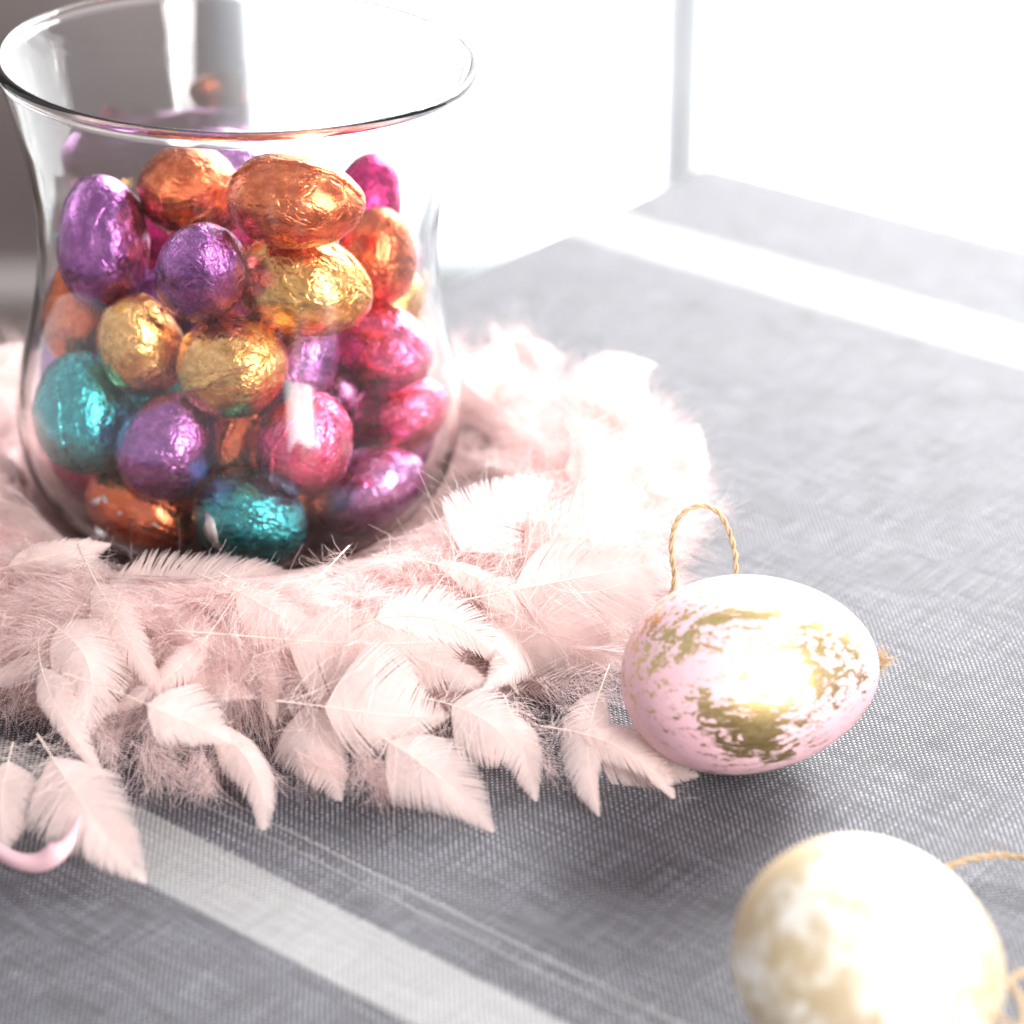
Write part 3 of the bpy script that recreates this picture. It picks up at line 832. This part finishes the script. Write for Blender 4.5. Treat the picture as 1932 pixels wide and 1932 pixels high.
def plume(sp, r, b, d, L, blen, bend, kk=40, half=.006, spread=.30, flat=False):
    """one downy plume: fine curved barbs along a hidden shaft"""
    s = np.linspace(.05, 1, kk)
    R = b + np.outer(s * L, d) + np.outer(s ** 2 * L * .35, bend)
    T = unit(np.gradient(R, axis=0))
    S = unit(np.cross(T, np.array([0, 0, 1.0]) if flat else r.normal(0, 1, 3))); N = np.cross(T, S)
    kp = 6; q = np.linspace(0, 1, kp); P = []; flow = r.normal(0, .7); pb = r.normal(0, .35, 3)
    for side in (-1, 1):
        ang = r.normal(0, spread, kk)[:, None] + flow * s[:, None]
        dd = unit((S * np.cos(ang) + N * np.sin(ang)) * side + T * r.uniform(.5, 1.5, kk)[:, None])
        ln = blen * r.uniform(.45, 1.25, kk) * (1.1 - s * .7)
        bb = r.normal(0, .2, (kk, 3)) + T * .5 + pb
        Pq = R[:, None] + dd[:, None] * (ln[:, None] * q)[..., None] + bb[:, None] * (ln[:, None] * q ** 2 * .5)[..., None]
        Pq += r.normal(0, .045, (kk, 1, 3)) * np.sin(q * 6 + r.uniform(0, 6, (kk, 1)))[..., None] * q[None, :, None]
        P.append(Pq)
    P = np.concatenate(P); P[..., 2] = np.maximum(P[..., 2], .03 + .06 * r.random(P.shape[:2]))
    if not flat:
        ra = np.hypot(P[..., 0] - AXF[0], P[..., 1] - AXF[1])
        lim = np.interp(P[..., 2] - VZ, [0, .4, 1.1, 2.1, 3.2, 6], [4.3, 4.6, 5.4, 5.9, 6.0, 5.7])
        f = np.maximum(1, lim / np.maximum(ra, .1))
        P[..., 0] = AXF[0] + (P[..., 0] - AXF[0]) * f; P[..., 1] = AXF[1] + (P[..., 1] - AXF[1]) * f
        sy = (P[..., 1] - AXF[1]) / np.maximum(np.hypot(P[..., 0] - AXF[0], P[..., 1] - AXF[1]), .1)
        cone = .60 + 1.0 * np.clip((sy + .85) / .7, 0, 1) + .50 * np.maximum(np.hypot(P[..., 0] - AXF[0], P[..., 1] - AXF[1]) - 4.1, 0)
        P[..., 2] = np.maximum(np.where(P[..., 2] > .6 * cone, cone * (.6 + .4 * np.tanh((P[..., 2] / cone - .6) / .4)), P[..., 2]), .03)
    else:
        P[..., 2] = np.clip(P[..., 2], .004, .06)
    D = unit(np.gradient(P, axis=1)); Wd = unit(np.cross(D, r.normal(0, 1, (len(P), 1, 3))))
    sp.ribbons(P, Wd, np.broadcast_to(half * (1 - .6 * q)[None], P.shape[:2]).copy())

def stuff(sp, name="down"):
    o = sp.build(name, M['down'], wreath)
    o["kind"] = "stuff"
    return o

EZ = np.array([0, 0, 1.0])
r = np.random.default_rng(5); sp = Soup()
for tuft in range(380):
    th = r.uniform(0, 2 * math.pi)
    if tuft % 2: th = r.uniform(math.pi * 1.0, math.pi * 2.12)                 # thicker where the feathers are bunched
    er = np.array([math.cos(th), math.sin(th), 0]); et = np.array([-math.sin(th), math.cos(th), 0])
    low = 1 - .42 * min(max(math.sin(th) * 1.6 + .1, 0), 1)
    if low < .7 and tuft % 3 == 0: continue
    phi = r.uniform(-1.0, 2.5)
    out = er * math.cos(phi) + EZ * math.sin(phi)
    b = np.array([WC[0], WC[1], 1.15 * low]) + er * (RING + low * WIDE * TUBE * .88 * math.cos(phi)) + EZ * low * TUBE * .88 * math.sin(phi)
    d0 = unit(out * r.uniform(.4, 1.0) + et * r.normal(.25, .6) + er * r.uniform(.1, .8) + r.normal(0, .2, 3))
    L0 = r.uniform(1.0, 2.7) * low; bend0 = r.normal(0, .45, 3) - EZ * .45
    for k in range(r.integers(4, 8)):
        plume(sp, r, b + r.normal(0, .22, 3), unit(d0 + r.normal(0, .22, 3)), L0 * r.uniform(.7, 1.1), r.uniform(.9, 1.7), bend0 + r.normal(0, .2, 3), half=r.uniform(.0035, .0065))
stuff(sp)
# softer down filling the inside of the ring, against the glass
sp = Soup()
for k in range(620):
    th = r.uniform(0, 2 * math.pi); er = np.array([math.cos(th), math.sin(th), 0]); et = np.array([-math.sin(th), math.cos(th), 0])
    b = np.array([AXF[0], AXF[1], .15]) + er * r.uniform(3.6, 7.2)
    plume(sp, r, b, unit(er * r.normal(.1, .5) + et * r.normal(0, .8) + EZ * r.uniform(.1, .7)), r.uniform(.8, 1.7), 1.1, r.normal(0, .4, 3), half=.005)
stuff(sp)
# down pressed flat under the foot of the vase
sp = Soup()
for k in range(330):
    th = r.uniform(0, 2 * math.pi); rad_ = 5.6 * math.sqrt(r.random()); a = r.uniform(0, 2 * math.pi)
    plume(sp, r, np.array([AXF[0] + rad_ * math.cos(th), AXF[1] + rad_ * math.sin(th), .05]), np.array([math.cos(a), math.sin(a), 0]), r.uniform(1.0, 2.0), 1.1, r.normal(0, .3, 3) * np.array([1, 1, 0]), kk=24, half=.012, flat=True)
stuff(sp)
# loose wisps at the outer edge, over the cloth and beside the pink egg
sp = Soup()
for bx, by, bz, tx, ty, tz, bl, n in ((960, 1310, 1.2, 1050, 1480, .1, .9, 5), (1040, 1350, .9, 1250, 1490, .1, .8, 5), (1010, 1290, 1.4, 1200, 1330, .8, .8, 5), (1060, 1230, 1.6, 1180, 1290, 1.0, .8, 5),
                                      (430, 1390, 1.0, 500, 1500, .1, .9, 5), (560, 1420, .8, 640, 1490, .1, .9, 6), (720, 1440, .7, 800, 1520, .1, .9, 5), (260, 1380, 1.2, 330, 1480, .1, 1.0, 6),
                                      (380, 1400, 1.0, 400, 1500, .1, 1.0, 6), (660, 1420, .8, 740, 1500, .1, 1.0, 6), (150, 1330, 1.4, 230, 1450, .4, 1.0, 6), (1090, 1150, 2.0, 1190, 1190, 1.6, .7, 4)):
    for k in range(n):
        b = on_plane(bx, by, bz) + r.normal(0, .2, 3); t = on_plane(tx, ty, tz) + r.normal(0, .25, 3); t[2] = max(t[2], .06); L = np.linalg.norm(t - b)
        plume(sp, r, b, (t - b) / L, L, bl, np.array([0, 0, .15]) + r.normal(0, .15, 3), kk=30, half=r.uniform(.004, .007), spread=.2)
stuff(sp)

# ribbon end showing under the feathers
def ribbon(points, width, name):
    P = np.array(points, float); k = 90
    t = np.linspace(0, 1, len(P)); tt = np.linspace(0, 1, k)
    Q = np.stack([np.interp(tt, t, P[:, i]) for i in range(3)], 1)
    for _ in range(160): Q[1:-1] = (Q[:-2] + 2 * Q[1:-1] + Q[2:]) / 4
    T = unit(np.gradient(Q, axis=0))
    n = unit(np.stack([.5 - 1.2 * tt, -1.0 + 0 * tt, .15 + .5 * tt], 1))
    S = unit(np.cross(T, n)); sp = Soup()
    sp.ribbons(Q[None], S[None], np.linspace(.45, 1.0, k)[None] * width)
    o = sp.build(name, M['ribbon'], wreath, smooth=False)
    m = o.modifiers.new("thickness", 'SOLIDIFY'); m.thickness = .0002
    return o
ribbon([on_plane(-60, 1560, .5), on_plane(0, 1612, .35), on_plane(40, 1632, .3), on_plane(85, 1632, .4), on_plane(112, 1605, 1.0), on_plane(138, 1560, .9), on_plane(160, 1510, .2)], .30, "ribbon")

# ------------------------------------------------------------------ painted eggs with twine
def twine(path, name, parent, mat_inv, r=.036, pitch=.62, fuzz=150, seed=1):
    P = np.array(path, float)
    d = np.concatenate([[0], np.cumsum(np.linalg.norm(np.diff(P, axis=0), axis=1))])
    k = int(d[-1] / .035)
    tt = np.linspace(0, d[-1], k)
    Q = np.stack([np.interp(tt, d, P[:, i]) for i in range(3)], 1)
    for _ in range(160): Q[1:-1] = (Q[:-2] + 2 * Q[1:-1] + Q[2:]) / 4
    T = unit(np.gradient(Q, axis=0)); N = unit(np.cross(T, [.3, .8, .52])); B = np.cross(T, N)
    sp = Soup(); rg = np.random.default_rng(seed)
    for ph in (0, math.pi):
        a = tt / pitch * 2 * math.pi + ph
        sp.tube(Q + (N * np.cos(a)[:, None] + B * np.sin(a)[:, None]) * r * .9, r * (1 + .16 * np.sin(tt * 5.1 + ph) + .10 * np.sin(tt * 13.7 + 2 * ph)), 7)
    for _ in range(fuzz):
        i = rg.integers(2, k - 3); L = rg.uniform(.12, .4); q = np.linspace(0, 1, 5)[:, None]
        dd = unit(T[i] * rg.choice([-1, 1]) * .8 + rg.normal(0, .7, 3)); bb = rg.normal(0, .4, 3)
        sp.tube(Q[i] + dd * q * L + bb * q ** 2 * L * .6, .0055, 3)
    o = sp.build(name, M['jute'], None)
    o.parent = parent
    o.matrix_parent_inverse = mat_inv
    return o

def painted_egg(name, center, axis, length, diam, mat, label, spin=0.0):
    v, q = egg_shape(96, 60, amp=0)
    v = v.copy()
    me = mesh_np("shell", v * np.array([diam / 2, diam / 2, length / 2]), q[:, ::-1])
    # local x runs along the egg so that the painted strokes follow it
    root = empty(name, tuple(np.array([center[0], center[1], 0.0]) * CM))
    tag(root, label, "easter egg")
    sh = link("shell", me, mat, root)
    zax = Vector(axis).normalized()
    Rm = zax.to_track_quat('Z', 'Y').to_matrix().to_4x4() @ Matrix.Rotation(spin, 4, 'Z')
    sh.matrix_local = Matrix.Translation(Vector((0, 0, center[2])) * CM) @ Rm
    return root, sh

# pink egg; its pointed end turned to the right and a little away
pc, pax = PINK_C, PINK_AX
pink, _ = painted_egg("painted_egg", pc, pax, PINK_L, PINK_D, M['pink_egg'], "pink painted egg with gold leaf flecks and a standing twine loop", PINK_SPIN)
bpy.context.view_layer.update()
pinv = pink.matrix_world.inverted()
hole = pc - pax * 2.92
def cam_pt(px, py, d):
    return CP + ray(px, py) * d
pd = float((pc - CP) @ FW)
loop = [hole + np.array([.05, .1, .1]), cam_pt(1228, 1190, pd + 2.0), cam_pt(1262, 1130, pd + 2.5), cam_pt(1279, 1098, pd + 2.75), cam_pt(1266, 1055, pd + 2.9), cam_pt(1265, 1005, pd + 3.0), cam_pt(1284, 964, pd + 3.1),
        cam_pt(1320, 947, pd + 3.2), cam_pt(1356, 958, pd + 3.3), cam_pt(1378, 1000, pd + 3.3), cam_pt(1388, 1045, pd + 3.2), cam_pt(1391, 1085, pd + 3.0), cam_pt(1380, 1150, pd + 2.9),
        cam_pt(1320, 1200, pd + 2.7), cam_pt(1240, 1230, pd + 2.0), hole + np.array([.05, .15, -.05])]
twine(loop, "twine_loop", pink, pinv, r=.037, seed=3)
def tassel(root_pt, direction, n, L, name, parent, mat_inv, seed):
    sp = Soup(); rg = np.random.default_rng(seed)
    a = np.linspace(0, 2 * math.pi, 14); side = unit(np.cross(direction, [0, 0, 1.0])); up = np.cross(side, direction)
    ring = [root_pt + direction * (.06 + .05 * math.sin(3 * x)) + (side * math.cos(x) + up * math.sin(x)) * .1 for x in a]
    sp.tube(np.array(ring), .055, 7)
    for _ in range(n):
        d = unit(direction + rg.normal(0, .55, 3)); b = rg.normal(0, .6, 3); q = np.linspace(0, 1, 6)[:, None]; l = L * rg.uniform(.4, 1.1)
        sp.tube(root_pt + d * q * l + b * q ** 2 * l * .6, .010, 3)
    o = sp.build(name, M['jute'], None); o.parent = parent; o.matrix_parent_inverse = mat_inv
    return o
tassel(pc + pax * 2.94, pax, 130, .36, "frayed_knot", pink, pinv, 8)

wc_ = on_plane(1640, 1815, 2.33); wc_[2] = 2.33
wax = unit(np.array([.80, -.60, 0]))
white, _ = painted_egg("painted_egg", wc_, wax, 5.4, 4.66, M['white_egg'], "white painted egg with worn gold blotches and twine trailing on the cloth", 1.1)
bpy.context.view_layer.update()
winv = white.matrix_world.inverted()
e0 = wc_ + wax * 2.66
loopw = [e0, on_plane(1935, 1960, 1.6), on_plane(1930, 1880, 1.2), on_plane(1893, 1853, .95), on_plane(1935, 1832, .9), on_plane(2010, 1800, .8), on_plane(2060, 1730, .6), on_plane(2020, 1650, .5),
         on_plane(1930, 1614, .45), on_plane(1860, 1613, .4), on_plane(1800, 1626, .3), on_plane(1765, 1650, .2), on_plane(1720, 1690, .12)]
twine(loopw, "twine_loop", white, winv, r=.039, seed=4)
